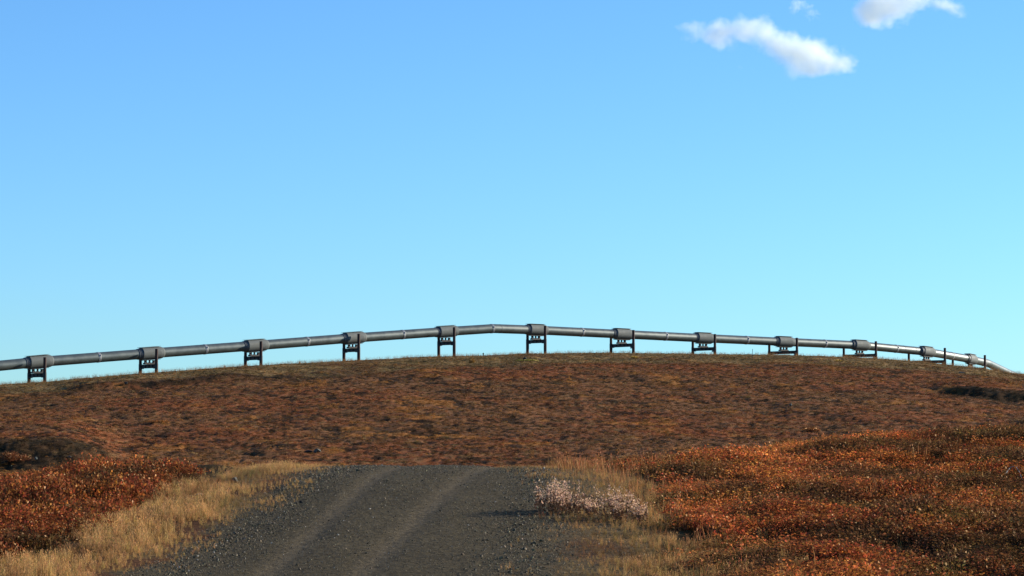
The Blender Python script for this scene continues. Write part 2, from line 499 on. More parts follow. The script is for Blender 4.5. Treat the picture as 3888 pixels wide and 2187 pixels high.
def grass_tuft(seed, n, R, Hh, w, lean, m, head=False):
    rs = np.random.RandomState(seed); v = []; f = []; vary = []
    for i in range(n):
        a = rs.rand() * 2 * math.pi; r = R * math.sqrt(rs.rand()); p = np.array([r * math.cos(a), r * math.sin(a), 0.])
        d = rs.rand() * 2 * math.pi; h = Hh * (.45 + .75 * rs.rand()); ln = lean * h * rs.rand() ** 1.2
        dv = np.array([math.cos(d), math.sin(d), 0]); q = rs.rand() * math.pi; sv = np.array([math.cos(q), math.sin(q), 0]) * w * (.6 + .7 * rs.rand())
        m1 = p + dv * ln * .3 + np.array([0, 0, h * .55]); m2 = p + dv * ln + np.array([0, 0, h])
        k = len(v); v += [p - sv, p + sv, m1 + sv * .8, m1 - sv * .8, m2]; f += [(k, k + 1, k + 2, k + 3), (k + 3, k + 2, k + 4)]
        q = rs.rand(); vary += [q * .8, q]
        if head and rs.rand() < .5:
            k = len(v); e = m2 + np.array([0, 0, h * .10]) + dv * .01; b = m2 - np.array([0, 0, h * .06])
            v += [b, m2 + sv * 2.5, e, m2 - sv * 2.5]; f.append((k, k + 1, k + 2, k + 3)); vary.append(.85)
    me = pydata('tuft', v, f); with_vary(me, rs, vary)
    return mesh_obj('tuft_source', me, m, link=False)

def rock_mesh(seed, sub=1, jag=.22, flat=.7):
    bm = bmesh.new(); bmesh.ops.create_icosphere(bm, subdivisions=sub, radius=1)
    rs = np.random.RandomState(seed)
    cuts = [(Vector(rs.randn(3)).normalized(), rs.uniform(.35, .75)) for _ in range(9)]
    for q in bm.verts:
        for dr_, h_ in cuts:
            e_ = q.co.dot(dr_) - h_
            if e_ > 0: q.co -= dr_ * e_
        q.co *= 1 + jag * .5 * rs.randn(); q.co.z *= flat
    me = bpy.data.meshes.new('rock'); bm.to_mesh(me); bm.free()
    return me

RS = np.random.RandomState(11)
def rnd_rot(n, tilt=.15):
    return np.stack([RS.randn(n) * tilt, RS.randn(n) * tilt, RS.rand(n) * 2 * math.pi], -1)
def jit(c, a=.25):
    n = len(c)
    return np.clip(c * (1 + a * RS.randn(n, 1)) * (1 + .07 * RS.randn(n, 3)), .003, .8)
def pts(x, y, dz=0.0):
    return np.stack([x, y, height(x, y) + dz], -1)

# heath on the far hill
def far_heath():
    n = 260000
    y = np.sqrt(RS.uniform(234.0 ** 2, 480.0 ** 2, n)); u = RS.uniform(-.205, .205, n); x = u * y
    s, p, dc = far_s(x, y)
    k = y < dc + 12
    x, y, s, p = x[k], y[k], s[k], p[k]
    lump = fbm(x / 1.6, y / 2.6, 3, 2)
    k = RS.rand(len(x)) < .35 + .9 * lump
    x, y, s = x[k], y[k], s[k]
    n = len(x)
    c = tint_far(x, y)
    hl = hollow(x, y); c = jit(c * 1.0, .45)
    hot = RS.rand(n) < .03; c[hot] = C_ORG * (.7 + .5 * RS.rand(hot.sum(), 1))
    pale = RS.rand(n) < .03; c[pale] = C_TAN * (.6 + .5 * RS.rand(pale.sum(), 1))
    sz = RS.uniform(.35, .95, n); hz = sz * RS.uniform(.3, 1.1, n) * (1 - .3 * hl) * np.where(s > .9, .6, 1)
    src = [leaf_clump(100 + i, 46, .26, .20, .042, M_HEATH) for i in range(5)]
    o = scatter('tundra_heath', pts(x, y, -.03), rnd_rot(n), np.stack([sz, sz, hz], -1), c, RS.randint(0, 5, n), src)
    tag(o, 'low rust brown heath plants covering the far hillside below the pipeline')
far_heath()

def ridge_grass():
    n = 34000
    u = RS.uniform(-.205, .205, n); p = 1944 + F * u
    dc = np.interp(p, CF_PX, CF_D)
    g = RS.uniform(-1, 1, n); y = dc + np.where(RS.rand(n) < .6, RS.uniform(-5, 5, n), RS.uniform(-45, 6, n))
    x = u * y
    k = RS.rand(n) < (.25 + .9 * fbm(x / 3.0, y / 6.0, 4, 3)) * np.where(np.abs(y - dc) < 8, .17, .8)
    x, y, dc = x[k], y[k], dc[k]
    n = len(x)
    c = jit(mixc(np.broadcast_to(C_TAN * np.array([.85, .75, .75]), (n, 3)), C_BRN, RS.rand(n) * .9), .25)
    sz = RS.uniform(.5, 1.15, n); nearr = np.abs(y - dc) < 10
    src = [grass_tuft(200 + i, 9, .30, .50, .006, .9, M_GRASS) for i in range(4)]
    o = scatter('ridge_grass', pts(x, y, -.02), rnd_rot(n, .1), np.stack([sz, sz, sz * np.where(nearr, 1.1, .42)], -1), c, RS.randint(0, 4, n), src)
    tag(o, 'sparse dry grass standing along the skyline ridge under the pipeline')
ridge_grass()

# verge grass beside the track
def verge_grass():
    n = 60000
    y = RS.uniform(35, 70, n); x = RS.uniform(-9.5, 5.5, n)   # metres beside the track
    l, r = edge_l(y), edge_r(y); w = (fbm(x / .5, y / .9, 0, 3) - .5); w2 = fbm(x / .22, y / .4, 5, 2)
    dl = l - x + w * 1.1; dr = x - r + w * 1.8
    dl = dl + 1.6 * (fbm(x / 1.2, y / 2.2, 4, 2) - .52)
    left = sst(-.35, .7, dl) * (1 - .93 * sst(1.9, 2.5, dl)); 
    dr = dr + .9 * sst(50, 57, y)
    right = sst(-.1, 1.1, dr) * .95 * (1 - .9 * sst(1.8, 2.5, dr - .8 * sst(46, 38, y) ))
    dens = np.maximum(left, right) * sst(.25, .62, w2 * .6 + .4 * fbm(x / 1.1, y / 1.7, 6, 2) + .10)
    far = sst(57, 60, y); dens = np.where((x > r) & (far > 0), np.maximum(dens, .5 * (x < r + 3)), dens)
    k = RS.rand(n) < dens
    x, y = x[k], y[k]; n = len(x)
    c = mixc(np.broadcast_to(C_TAN * np.array([1.28, 1.16, 1.05]), (n, 3)), C_OLV * 1.2, sst(.55, .8, fbm(x / .8, y / 1.3, 2, 3)))
    c = mixc(c, C_BRN, .8 * sst(.56, .72, fbm(x / .9 + 7, y / 1.1, 3, 3)))
    rg = (x > 0) ; c[rg] = c[rg] * .82
    c = jit(c, .18)
    l, r = edge_l(y), edge_r(y)
    ed = np.minimum(np.abs(l - x), 9) ; hs = np.where(x < l, .32 + .45 * sst(.1, 1.2, l - x), .35 + .30 * sst(.6, 2.2, x - r)) * (.35 + .75 * fbm(x / .7, y / 1.0, 1, 2)) * .82 * (1 - .25 * sst(48, 56, y))
    sz = RS.uniform(.6, 1.15, n) * hs
    src = [grass_tuft(300 + i, 22, .07, .34, .0032, .45, M_GRASS, head=(i % 2 == 0)) for i in range(5)]
    o = scatter('verge_grass', pts(x, y, -.01), rnd_rot(n, .10), np.stack([sz, sz, sz], -1), c, RS.randint(0, 5, n), src)
    tag(o, 'dry straw coloured grass growing along both edges of the gravel track')
verge_grass()

def bank_grass():
    n = 9000
    y = np.sqrt(RS.uniform(35 ** 2, 76 ** 2, n)); x = RS.uniform(.8, 15, n)
    r = edge_r(y); st = np.interp(y, [36, 43, 47, 53, 57, 62], [2.3, 2.2, 2.0, 1.4, .5, .4])
    dens = .75 * sst(-.2, .4, x - st) * (.06 + .22 * sst(.5, .7, fbm(x / 1.4, y / 2.0, 3, 3)) + .75 * (1 - sst(.5, 1.8, x - st)) + .5 * sst(52, 57, y) * (1 - sst(2.5, 4.5, x)))
    k = (RS.rand(n) < dens) & (x < .21 * y)
    x, y = x[k], y[k]; n = len(x)
    c = jit(mixc(np.broadcast_to(C_RED * 1.5, (n, 3)), C_TAN, RS.rand(n) * .6), .2)
    sz = RS.uniform(.5, 1.15, n)
    src = [grass_tuft(350 + i, 9, .14, .26, .0035, .45, M_GRASS, head=(i % 2 == 0)) for i in range(4)]
    o = scatter('bank_grass', pts(x, y, -.01), rnd_rot(n, .12), np.stack([sz, sz, sz], -1), c, RS.randint(0, 4, n), src)
    tag(o, 'thin rusty grass stalks standing among the dwarf birch of the bank')
bank_grass()

# dwarf birch
def birch(name, label, x, y, cfun, hs, seed):
    n = len(x)
    c = jit(cfun(x, y), .28)
    sz = RS.uniform(.7, 1.3, n); 
    src = [leaf_clump(seed + i, 130, .30, .34, .022, M_LEAF, twigs=30, shell=.45) for i in range(5)]
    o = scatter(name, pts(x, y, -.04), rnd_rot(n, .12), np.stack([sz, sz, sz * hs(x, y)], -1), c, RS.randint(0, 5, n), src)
    tag(o, label)
    return o
C_BIR = np.array([.31, .084, .027]); C_BIO = np.array([.53, .160, .042])
def left_birch():
    n = 5200
    y = RS.uniform(36.5, 64, n); x = RS.uniform(-16, -5.2, n)
    b = np.interp(y, [36, 39.8, 41.2, 43.6, 46.7, 49.8, 54.4, 58, 64], [-7.2, -7.0, -6.7, -6.5, -6.34, -6.2, -5.9, -6.3, -8.5])
    w = (fbm(x / .6, y / .9, 1, 3) - .5)
    k = (x < b + w * 1.0 - .1) & (RS.rand(n) < sst(.28, .5, fbm(x / 1.1, y / 1.5, 2, 2) + .08))
    x, y = x[k], y[k]
    cf = lambda x, y: .82 * mixc(mixc(np.broadcast_to(C_BIR * np.array([.95, .95, 1]), (len(x), 3)), C_BIO, .45 * sst(.5, .7, fbm(x / .7, y / .9, 4, 2))), C_DRK * 1.4, .75 * sst(.52, .68, fbm(x / .8 + 3, y / 1.1, 5, 2)))
    hs = lambda x, y: (.25 + 1.25 * fbm(x / 1.2, y / 1.6, 6, 2)) * (.55 + .45 * sst(-11.5, -8.5, x)) * sst(.0, .8, np.interp(y, [36, 46, 56, 64], [-6.7, -6.2, -5.9, -8.2]) - x + .35)
    birch('dwarf_birch_thicket', 'dense thicket of dark red dwarf birch beyond the straw grass verge', x, y, cf, hs, 400)
left_birch()
def right_birch():
    n = 20000
    y = np.sqrt(RS.uniform(34.5 ** 2, 82 ** 2, n)); x = RS.uniform(1.5, 18, n)
    r = edge_r(y); w = fbm(x / .6, y / .9, 1, 3) - .5
    st = np.interp(y, [36, 43, 47, 53, 57, 62], [2.55, 2.4, 2.2, 2.3, 1.9, 1.3])
    dens = sst(.0, .6, x - st + w * 1.6) * sst(.18, .48, fbm(x / 1.0, y / 1.2, 2, 2) + .10)
    p = px_of(x, y)
    k = (RS.rand(n) < dens) & (x < .21 * y)
    x, y = x[k], y[k]
    def cf(x, y):
        p = px_of(x, y)
        c = mixc(np.broadcast_to(C_BIR * 1.05, (len(x), 3)), C_BIO, .75 * sst(.45, .66, fbm(x / .9, y / 1.2, 4, 2)))
        c = mixc(c, np.array([.105, .054, .024]), .85 * sst(.44, .62, fbm(x / 1.2 + 3, y / 1.5, 5, 2) + .10 * sst(3000, 3600, p)))
        dcn = np.interp(p, DC_PX, DC_D); c = mixc(c, C_BIO * 1.1, .75 * sst(-7, -2, y - dcn) * sst(2500, 2700, p) * (1 - sst(3350, 3500, p)))
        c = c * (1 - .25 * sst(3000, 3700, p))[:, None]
        c = mixc(c, np.array([.13, .09, .025]), .5 * sst(.64, .74, fbm(x / .9 + 30, y / 1.2, 6, 2)))
        return c
    hs = lambda x, y: (.28 + .65 * fbm(x / 1.1, y / 1.4, 7, 2))
    birch('dwarf_birch_cover', 'orange and brown dwarf birch covering the bank rising beyond the fireweed', x, y, cf, hs, 500)
right_birch()

# gravel
def gravel():
    n = 130000
    y = RS.uniform(36, 66, n); x = RS.uniform(-6.2, 3.2, n)
    l, r = edge_l(y), edge_r(y); w = fbm(x / .5, y / .8, 0, 3) - .5
    dens = sst(-.9, .1, x - l + w) * (1 - sst(.6, 2.6, x - r + w * 2))
    big = sst(.4, .7, fbm(x / .9, y / 1.6, 5, 3))
    edge = np.maximum(1 - sst(0, .9, np.abs(x - l - .3)), 1 - sst(0, 1.0, np.abs(x - r)))
    dens = dens * (.35 + .5 * big + .6 * edge) * (1 - .8 * sst(49, 55, y) * sst(-.2, .5, x - r))
    for (cx, sl, y0) in ((-3.2, .0568, 38.3), (-1.85, .085, 39.8)):
        q = (x - cx - sl * (y - y0)) / 0.24; dens = dens * (1 - .75 * np.exp(-q * q))
    k = RS.rand(n) < dens
    x, y, edge = x[k], y[k], edge[k]; n = len(x)
    s = np.exp(RS.randn(n) * .42) * .0068 * (1 + .5 * edge); s = np.clip(s, .004, .045)
    c = C_GRV * 1.1 * np.exp(RS.randn(n, 1) * .55) * (1 + .06 * RS.randn(n, 3))
    wh = RS.rand(n) < .012; c[wh] = (.36, .32, .26)
    c = np.clip(c, .01, .7)
    src = [mesh_obj('stone_source', rock_mesh(600 + i, 1, .16, .7), M_STONE, link=False) for i in range(5)]
    o = scatter('gravel', pts(x, y) + np.stack([x * 0, x * 0, s * .25], -1), RS.rand(n, 3) * 6.28, np.stack([s, s * RS.uniform(.7, 1.2, n), s], -1), c, RS.randint(0, 5, n), src)
    tag(o, 'dark grey crushed gravel strewn over the track and its shoulders')
gravel()

# ------------------------------------------------------------------ the pipeline
R = 0.705
ZUP = Vector((0, 0, 1))
S0 = SP[0] - (SP[1] - SP[0]).normalized() * 18.3 - Vector((0, 0, .35))
SM1 = S0 - (SP[1] - SP[0]).normalized() * 18.3 - Vector((0, 0, .5))
bend = at(3750, 1379, PD[-1] + 8.5)
dn = (bend - SP[-1]); dn.z = 0; dn.normalize()
turn = Matrix.Rotation(math.radians(-2), 3, 'Z') @ dn
tail = at(3832, 1418, PD[-1] + 27)
tail2 = tail + (tail - bend) * 1.6
PEAK = at(1872, 1247.5, SP[4].lerp(SP[5], .5).y)
line = [SM1, S0] + SP[:5] + [PEAK] + SP[5:] + [bend, tail, tail2]
root = empty('pipeline', (SP[0].x, SP[0].y, H(SP[0].x, SP[0].y)))
tag(root, 'long grey insulated pipeline crossing the skyline on H-shaped steel supports', 'pipeline')
RL = Vector(root.location)

def frames(points):
    out = []
    for i, p in enumerate(points):
        a = points[min(i + 1, len(points) - 1)] - points[max(i - 1, 0)]
        a.normalize(); s = a.cross(ZUP).normalized(); out.append((p, a, s, s.cross(a)))
    return out
def smooth_corner(pl):
    o = [pl[0]]
    for i in range(1, len(pl) - 1):
        a = pl[i] - (pl[i] - pl[i - 1]).normalized() * min(1.4, (pl[i] - pl[i - 1]).length * .45); b = pl[i] + (pl[i + 1] - pl[i]).normalized() * min(1.4, (pl[i + 1] - pl[i]).length * .45)
        for t in (0, .25, .5, .75, 1):
            o.append(a.lerp(pl[i], t).lerp(pl[i].lerp(b, t), t))
    return o + [pl[-1]]
def tube(points, r, k=48):
    m = MB(); m.rings([[tuple(p - RL + s * (r * math.cos(2 * math.pi * j / k)) + n * (r * math.sin(2 * math.pi * j / k))) for j in range(k)] for p, a, s, n in frames(points)])
    return m
# joints: one ring in each span
joints = [SM1.lerp(S0, .5), S0.lerp(SP[0], .54)]
JPX = [373, 778, 1164, 1527, 1866, 2207, 2523, 2832, 3128, 3398]
for i, jp in enumerate(JPX):
    a, b = SP[i], SP[i + 1]
    best = min(np.linspace(0, 1, 400), key=lambda t: abs(1944 + F * (a.lerp(b, t).x / a.lerp(b, t).y) * .9985 - jp))
    q = a.lerp(b, float(best))
    if i == 4: q = PEAK - (PEAK - a).normalized() * .35
    joints.append(q)
joints.append(SP[10].lerp(SP[11], .55))
joints.append(SP[11].lerp(bend, .75)); joints.append(tail2)
def params(q):
    return (q - SM1).dot((SP[5] - SM1).normalized())
for i in range(len(joints) - 1):
    a, b = joints[i], joints[i + 1]
    ta, tb = a.x, b.x
    mid = [p for p in line if ta + .05 < p.x < tb - .05]
    me = tube(smooth_corner([a] + mid + [b]), R).me('pipe_section', True, 50)
    o = mesh_obj('pipe_section', me, M_PIPE, root)

def axis_matrix(p, a):
    s = a.cross(ZUP).normalized(); n = s.cross(a)   # X along the pipe, Y away from the camera (-s), Z up
    return Matrix(((a.x, -s.x, n.x, p.x), (a.y, -s.y, n.y, p.y), (a.z, -s.z, n.z, p.z), (0, 0, 0, 1)))
def place(o, p, a):
    o.matrix_basis = Matrix.Translation(-RL) @ axis_matrix(p, a)

bm = MB(); bm.cylx([(-.17, R + .004), (-.15, R + .03), (-.06, R + .035), (-.05, R + .012), (.05, R + .012), (.06, R + .035), (.15, R + .03), (.17, R + .004)], 48)
ME_BAND = bm.me('joint_band', True)
lm = MB(); lm.box((-.12, -.06, -.07), (.12, .05, .07)); lm.box((-.04, -.10, -.11), (.04, .02, .11))
ME_LATCH = lm.me('band_latch')
sm = MB(); sm.cylx([(-.04, R + .003), (-.035, R + .014), (.035, R + .014), (.04, R + .003)], 48)
ME_SEAM = sm.me('seam_ring', True)
def dir_at(q):
    for i in range(len(line) - 1):
        if line[i].x <= q.x <= line[i + 1].x: return (line[i + 1] - line[i]).normalized()
    return (line[-1] - line[-2]).normalized()
for i, q in enumerate(joints[1:-1]):
    o = mesh_obj('joint_band', ME_BAND, M_BAND, root); place(o, q, dir_at(q + Vector((.01, 0, 0))))
    l = mesh_obj('latch', ME_LATCH, M_BAND, o); an = math.radians(20)
    l.location = (.08, -(R + .03) * math.cos(an), (R + .03) * math.sin(an)); l.rotation_euler = (-an, 0, 0)
for q in (PEAK + (SP[5] - PEAK).normalized() * 1.3, joints[11].lerp(SP[10], .24), joints[11].lerp(SP[10], .58), joints[11].lerp(SP[10], -.0) + Vector((.01, .01, 0)) * 0 + (SP[10] - joints[11]) * .80):
    o = mesh_obj('seam_ring', ME_SEAM, M_RUBBER, root); place(o, q, dir_at(q))

# saddle cover round the pipe at a support
RC = .85
def cover_section(x, k=40, rr=RC):
    pts_ = []
    for j in range(k):
        t = 2 * math.pi * j / k
        y, z = rr * math.cos(t), rr * math.sin(t)
        if z > 0: z = min(z * 1.16, rr + .03); y *= 1 + .05 * math.sin(math.pi * min(1, z / rr))
        pts_.append((x, y, z))
    return pts_
cv = MB(); cv.rings([cover_section(-1.48, rr=RC - .02), cover_section(-1.46), cover_section(1.46), cover_section(1.48, rr=RC - .02)])
ME_COVER = cv.me('saddle_cover', True, 35)
tp = MB(); tp.box((-1.62, -.62, .905), (1.58, .62, .945)); ME_TOP = tp.me('top_plate')
kp = MB(); kp.box((-1.45, -.45, -.93), (1.5, .45, -.862)); ME_KEEL = kp.me('keel_plate')
cl = MB()
prof = [(-2.12, R + .004), (-2.1, R + .05), (-2.0, R + .06), (-1.97, R + .03), (-1.9, R + .07), (-1.8, R + .085), (-1.77, R + .05), (-1.7, R + .09), (-1.482, R + .10)]
cl.cylx(prof, 48); ME_COLL = cl.me('end_collar', True)
cr = MB(); cr.cylx([(1.482, R + .14), (1.9, R + .12), (1.93, R + .08), (2.05, R + .07), (2.1, R + .03), (2.2, R + .004)], 48); ME_COLR = cr.me('end_collar', True)

def plate_with_holes(y0, y1, z0, z1, cxs, cz, rh, half):
    """upright plate along X with round holes"""
    m = MB(); k = 24
    for cx in cxs:
        outer = []; inner = []
        for j in range(k):
            t = 2 * math.pi * (j + .5) / k; c, s = math.cos(t), math.sin(t)
            inner.append((cx + rh * c, cz + rh * s * 1.0))
            g = max(abs(c), abs(s)); ex = c / g * half; ez = s / g
            outer.append((cx + ex, cz + (ez * (z1 - cz) if ez > 0 else ez * (cz - z0))))
        v = []
        for yy in (y0, y1):
            v += [(a, yy, b) for a, b in outer] + [(a, yy, b) for a, b in inner]
        f = []
        for j in range(k):
            n = (j + 1) % k
            f += [(j, n, k + n, k + j), (2 * k + j, 3 * k + j, 3 * k + n, 2 * k + n), (k + j, k + n, 3 * k + n, 3 * k + j), (j, 2 * k + j, 2 * k + n, n)]
        m.add(v, f)
    return m
sh = plate_with_holes(-.05, .05, -1.34, -.932, (-.30, .30), -1.115, .195, .298)
sh.box((-.84, -.14, -1.34), (-.60, .14, -.932)); sh.box((.60, -.14, -1.34), (.84, .14, -.932))
sh.box((-.06, -.12, -1.3), (.06, -.052, -.94)); sh.box((-.06, .052, -1.3), (.06, .12, -.94))
sh.box((-.92, -.30, -1.55), (.92, .30, -1.342))
ME_SHOE = sh.me('shoe')
slots = []
for i, p in enumerate(SP):
    prev = S0 if i == 0 else SP[i - 1]; nxt = SP[i + 1] if i + 1 < len(SP) else bend
    if i == 4: nxt = PEAK
    if i == 5: prev = PEAK
    a = ((nxt - p).normalized() + (p - prev).normalized()).normalized()
    slots.append((p, a))
for p, a in slots:
    c = mesh_obj('saddle_cover', ME_COVER, M_COVER, root); place(c, p, a)
    mesh_obj('top_plate', ME_TOP, M_COVER, c); mesh_obj('keel_plate', ME_KEEL, M_BEAM, c)
    s_ = mesh_obj('shoe', ME_SHOE, M_BEAM, root)
    ah = Vector((a.x, a.y, 0)).normalized(); place(s_, p, ah)
    for me in (ME_COLL, ME_COLR):
        e = mesh_obj('end_collar', me, M_RUBBER if me is ME_COLL else M_COVER, root); place(e, p, a)

# ------------------------------------------------------------------ supports
POSTS = [(110.5, 170), (533, 594), (932, 991), (1306, 1362), (1666, 1724.5), (2003, 2070), (2320, 2405), (2630.6, 2714.5), (2921, 3026), (3204, 3326), (3451, 3588), (3618, 3740)]
ORD = ['short-legged support at the far left of the skyline', 'support where the rusty posts straddle the pipe low on the left slope', '', '', '', '', '', '', '', '', '', '']
SLAB = ['H-shaped support at the low left end of the skyline, first before the frame edge',
        'H-shaped support second from the left, above the start of the dark bank line',
        'H-shaped support third from the left, above the dark bank line',
        'H-shaped support fourth from the left, halfway up the climbing pipe',
        'tall H-shaped support just before the peak of the pipeline',
        'tall H-shaped support just after the peak of the pipeline',
        'H-shaped support with wide crossbeam, second after the peak',
        'H-shaped support with low crossbeam, beside the thin marker stake',
        'H-shaped support with crossbeam brushing the grass, right of the thin marker stake',
        'wide support with rusty post standing clear above the yellow shrub',
        'widest support under the first shiny stretch of pipe',
        'last support, where the shiny pipe bends downhill']
def post_mesh(z0, z1, zb):
    m = MB(); r = .215
    m.cylz(0, 0, [(z0, r + .025), (zb - .12, r + .025), (zb - .10, r), (z1 - .02, r), (z1, r - .02)], 28)
    return m.me('post', True)
for i, ((p, a), (pl, pr)) in enumerate(zip(slots, POSTS)):
    ah = Vector((a.x, a.y, 0)).normalized(); pp = Vector((ah.y, -ah.x, 0))   # towards the camera and right
    def off(px_):
        u = ray(px_, SROW[i] + 50)[0]
        # (p.x + t*pp.x) = u*(p.y + t*pp.y)
        return (u * p.y - p.x) / (pp.x - u * pp.y)
    tb, tf = off(pl), off(pr)
    Q = empty('pipe_support', (p.x, p.y, H(p.x, p.y)))
    tag(Q, SLAB[i], 'support', 'H-shaped steel supports under the pipeline')
    zt = p.z + .60 if i < 11 else p.z + .72
    beam_top, beam_bot = p.z - 1.552, p.z - 2.08
    for t in (tb, tf):
        q = p + pp * t; g = H(q.x, q.y)
        me = post_mesh(g - 1.2 - Q.location.z, zt - Q.location.z - (.12 if t == tb else 0), beam_bot - Q.location.z)
        o = mesh_obj('post', me, M_POST, Q); o.location = (q.x - p.x, q.y - p.y, 0)
    m = MB(); L0, L1 = tb + .21, tf - .21; zt_, zb_ = beam_top - Q.location.z, beam_bot - Q.location.z
    m.box((L0, -.22, zt_ - .05), (L1, .22, zt_)); m.box((L0, -.22, zb_), (L1, .22, zb_ + .05)); m.box((L0, -.10, zb_ + .052), (L1, .10, zt_ - .052))
    kx = L0 + .3
    while kx < L1 - .2:
        m.box((kx - .01, -.21, zb_ + .054), (kx + .01, -.102, zt_ - .054)); m.box((kx - .01, .102, zb_ + .054), (kx + .01, .21, zt_ - .054)); kx += .9
    o = mesh_obj('crossbeam', m.me('crossbeam'), M_BEAM, Q); o.rotation_euler = (0, 0, math.atan2(pp.y, pp.x))
    for t, sg in ((tb, 1), (tf, -1)):
        m = MB(); m.cylz(0, 0, [(zb_ - .12, .25), (zb_ + .62, .25)], 24); m.box((min(0, sg * .55), -.24, zb_ - .07), (max(0, sg * .55), .24, zb_ - .003))
        o = mesh_obj('bracket', m.me('bracket', True), M_BEAM, Q); o.location = (pp.x * t, pp.y * t, 0); o.rotation_euler = (0, 0, math.atan2(pp.y, pp.x))
    if i >= 6:
        m = MB(); m.add([(-.42, -.16, zb_ - .28), (0, -.16, zb_ - .28), (0, .16, zb_ - .28), (-.42, .16, zb_ - .28), (-.30, -.13, zb_ - .075), (-.06, -.13, zb_ - .075), (-.06, .13, zb_ - .075), (-.30, .13, zb_ - .075)],
                        [(0, 3, 2, 1), (4, 5, 6, 7), (0, 1, 5, 4), (1, 2, 6, 5), (2, 3, 7, 6), (3, 0, 4, 7)])
        t = tf - .24
        o = mesh_obj('beam_end_bracket', m.me('beam_end_bracket'), M_BRKT, Q); o.location = (pp.x * t, pp.y * t, 0); o.rotation_euler = (0, 0, math.atan2(pp.y, pp.x))  # bracket at the beam end, coloured pale to look sunlit
        o['label'] = 'bracket under the beam end, sunlight painted on in pale grey'

# ------------------------------------------------------------------ single rocks, stake, shrubs
def row_depth(px_, row, lo, hi):
    """depth at which the ground is seen at this place"""
    ys = np.arange(lo, hi, .05 if hi < 100 else .25)
    u = (px_ - 1944) / F
    z = height(u * ys, ys); e = z / ys; t = float(E(row))
    for y_, e_ in zip(ys, e):
        if e_ >= t: return float(y_)
    return float(ys[np.argmax(e)])
def rock(name, px_, row, near, size, m, label, seed, cat='rock', sub=3, sink=.3, group=None):
    y_ = row_depth(px_, row, *( (36, 64) if near else (238, 480)))
    x_ = (px_ - 1944) / F * y_
    me = rock_mesh(seed, sub, .12 if sub > 1 else .2, 1.0)
    o = mesh_obj(name, me, m); o.scale = size; o.location = (x_, y_, H(x_, y_) + size[2] * (1 - sink) - .02 + (.05 if not near else 0)); o.rotation_euler = (0, 0, seed * 1.7)
    tag(o, label, cat, group)
    return o
rock('boulder', 1205, 1720, False, (.55, .4, .28), M_ROCK, 'pale lichen spotted boulder on the hillside just beyond the track crest', 1)
rock('boulder', 1172, 1722, False, (.4, .3, .16), M_DROCK, 'low dark boulder lying against the pale boulder beyond the track', 2)
rock('boulder', 3000, 1543, False, (.24, .2, .22), M_ROCK, 'small pale boulder alone in the middle of the right hillside', 3)
rock('boulder', 3652, 1419, False, (.85, .5, .17), M_DROCK, 'flat dark boulder below the last pipe support', 4)
rock('boulder', 478, 1462, False, (.34, .3, .26), M_DROCK, 'dark boulder on the dark bank line below the second support', 5)
rock('boulder', 1994, 1366, False, (.38, .3, .26), M_DROCK, 'dark boulder sitting in the yellow moss just below the skyline peak', 6)
rock('boulder', 1835, 1350, False, (.16, .15, .24), M_DROCK, 'tiny dark stone breaking the skyline under the pipeline peak', 7)
rock('boulder', 140, 1752, False, (.17, .15, .18), M_ROCK, 'small pale stone beside the lone orange bush at the dark bank', 8)
rock('boulder', 266, 1743, False, (.20, .14, .13), M_ROCK, 'small whitish stone above the red thicket at the foot of the dark bank', 9)
rock('stone', 892, 1832, True, (.095, .08, .085), M_ROCK, 'upright blue grey stone in the straw grass near the track crest', 10)
rock('stone', 720, 1893, True, (.12, .09, .05), M_ROCK, 'pale angular stone between the red thicket and the grass verge', 11)
rock('stone', 750, 1902, True, (.13, .09, .045), M_DROCK, 'flat dark stone beside the pale angular stone at the thicket edge', 12)
rock('stone', 726, 1958, True, (.085, .07, .045), M_DROCK, 'squat dark stone with a flat top in the grass verge', 13)
rock('stone', 870, 1865, True, (.06, .05, .04), M_DROCK, 'small dark stone in the grass below the upright blue grey stone', 14)
rock('stone', 1146, 1910, True, (.045, .05, .035), M_DROCK, 'black stone lying alone on the shoulder of the gravel track', 15)
rock('stone', 2026, 1792, True, (.06, .05, .035), M_ROCK, 'pale stone at the crest of the track by its grassy edge', 16)

# dead branches
def branch(label, pts_, r0, m, near=True):
    m_ = MB(); k = 8; rings = []
    for i, p in enumerate(pts_):
        a = (pts_[min(i + 1, len(pts_) - 1)] - pts_[max(i - 1, 0)]).normalized(); s = a.cross(Vector((.1, .9, .2))).normalized(); n = s.cross(a)
        r = r0 * (1 - .75 * i / (len(pts_) - 1)); rings.append([tuple(p + s * r * math.cos(2 * math.pi * j / k) + n * r * math.sin(2 * math.pi * j / k)) for j in range(k)])
    m_.rings(rings); o = mesh_obj('dead_branch', m_.me('dead_branch', True), m); tag(o, label, 'branch')
def on_ground(px_, row, h):
    y_ = row_depth(px_, row, 36, 66); x_ = (px_ - 1944) / F * y_
    return Vector((x_, y_, H(x_, y_) + h))
M_DEAD = simple('bleached_wood', (.28, .255, .22), .7, 0, 20, .25)
branch('bleached curved dead branch lying over the brown bank', [on_ground(3815, 1832, .16), on_ground(3832, 1826, .24), on_ground(3852, 1828, .27), on_ground(3866, 1838, .22), on_ground(3878, 1850, .12)], .011, M_DEAD)
branch('short bleached stick lying by the pale stone at the thicket edge', [on_ground(738, 1893, .05), on_ground(762, 1892, .08), on_ground(790, 1896, .05)], .010, M_DEAD)

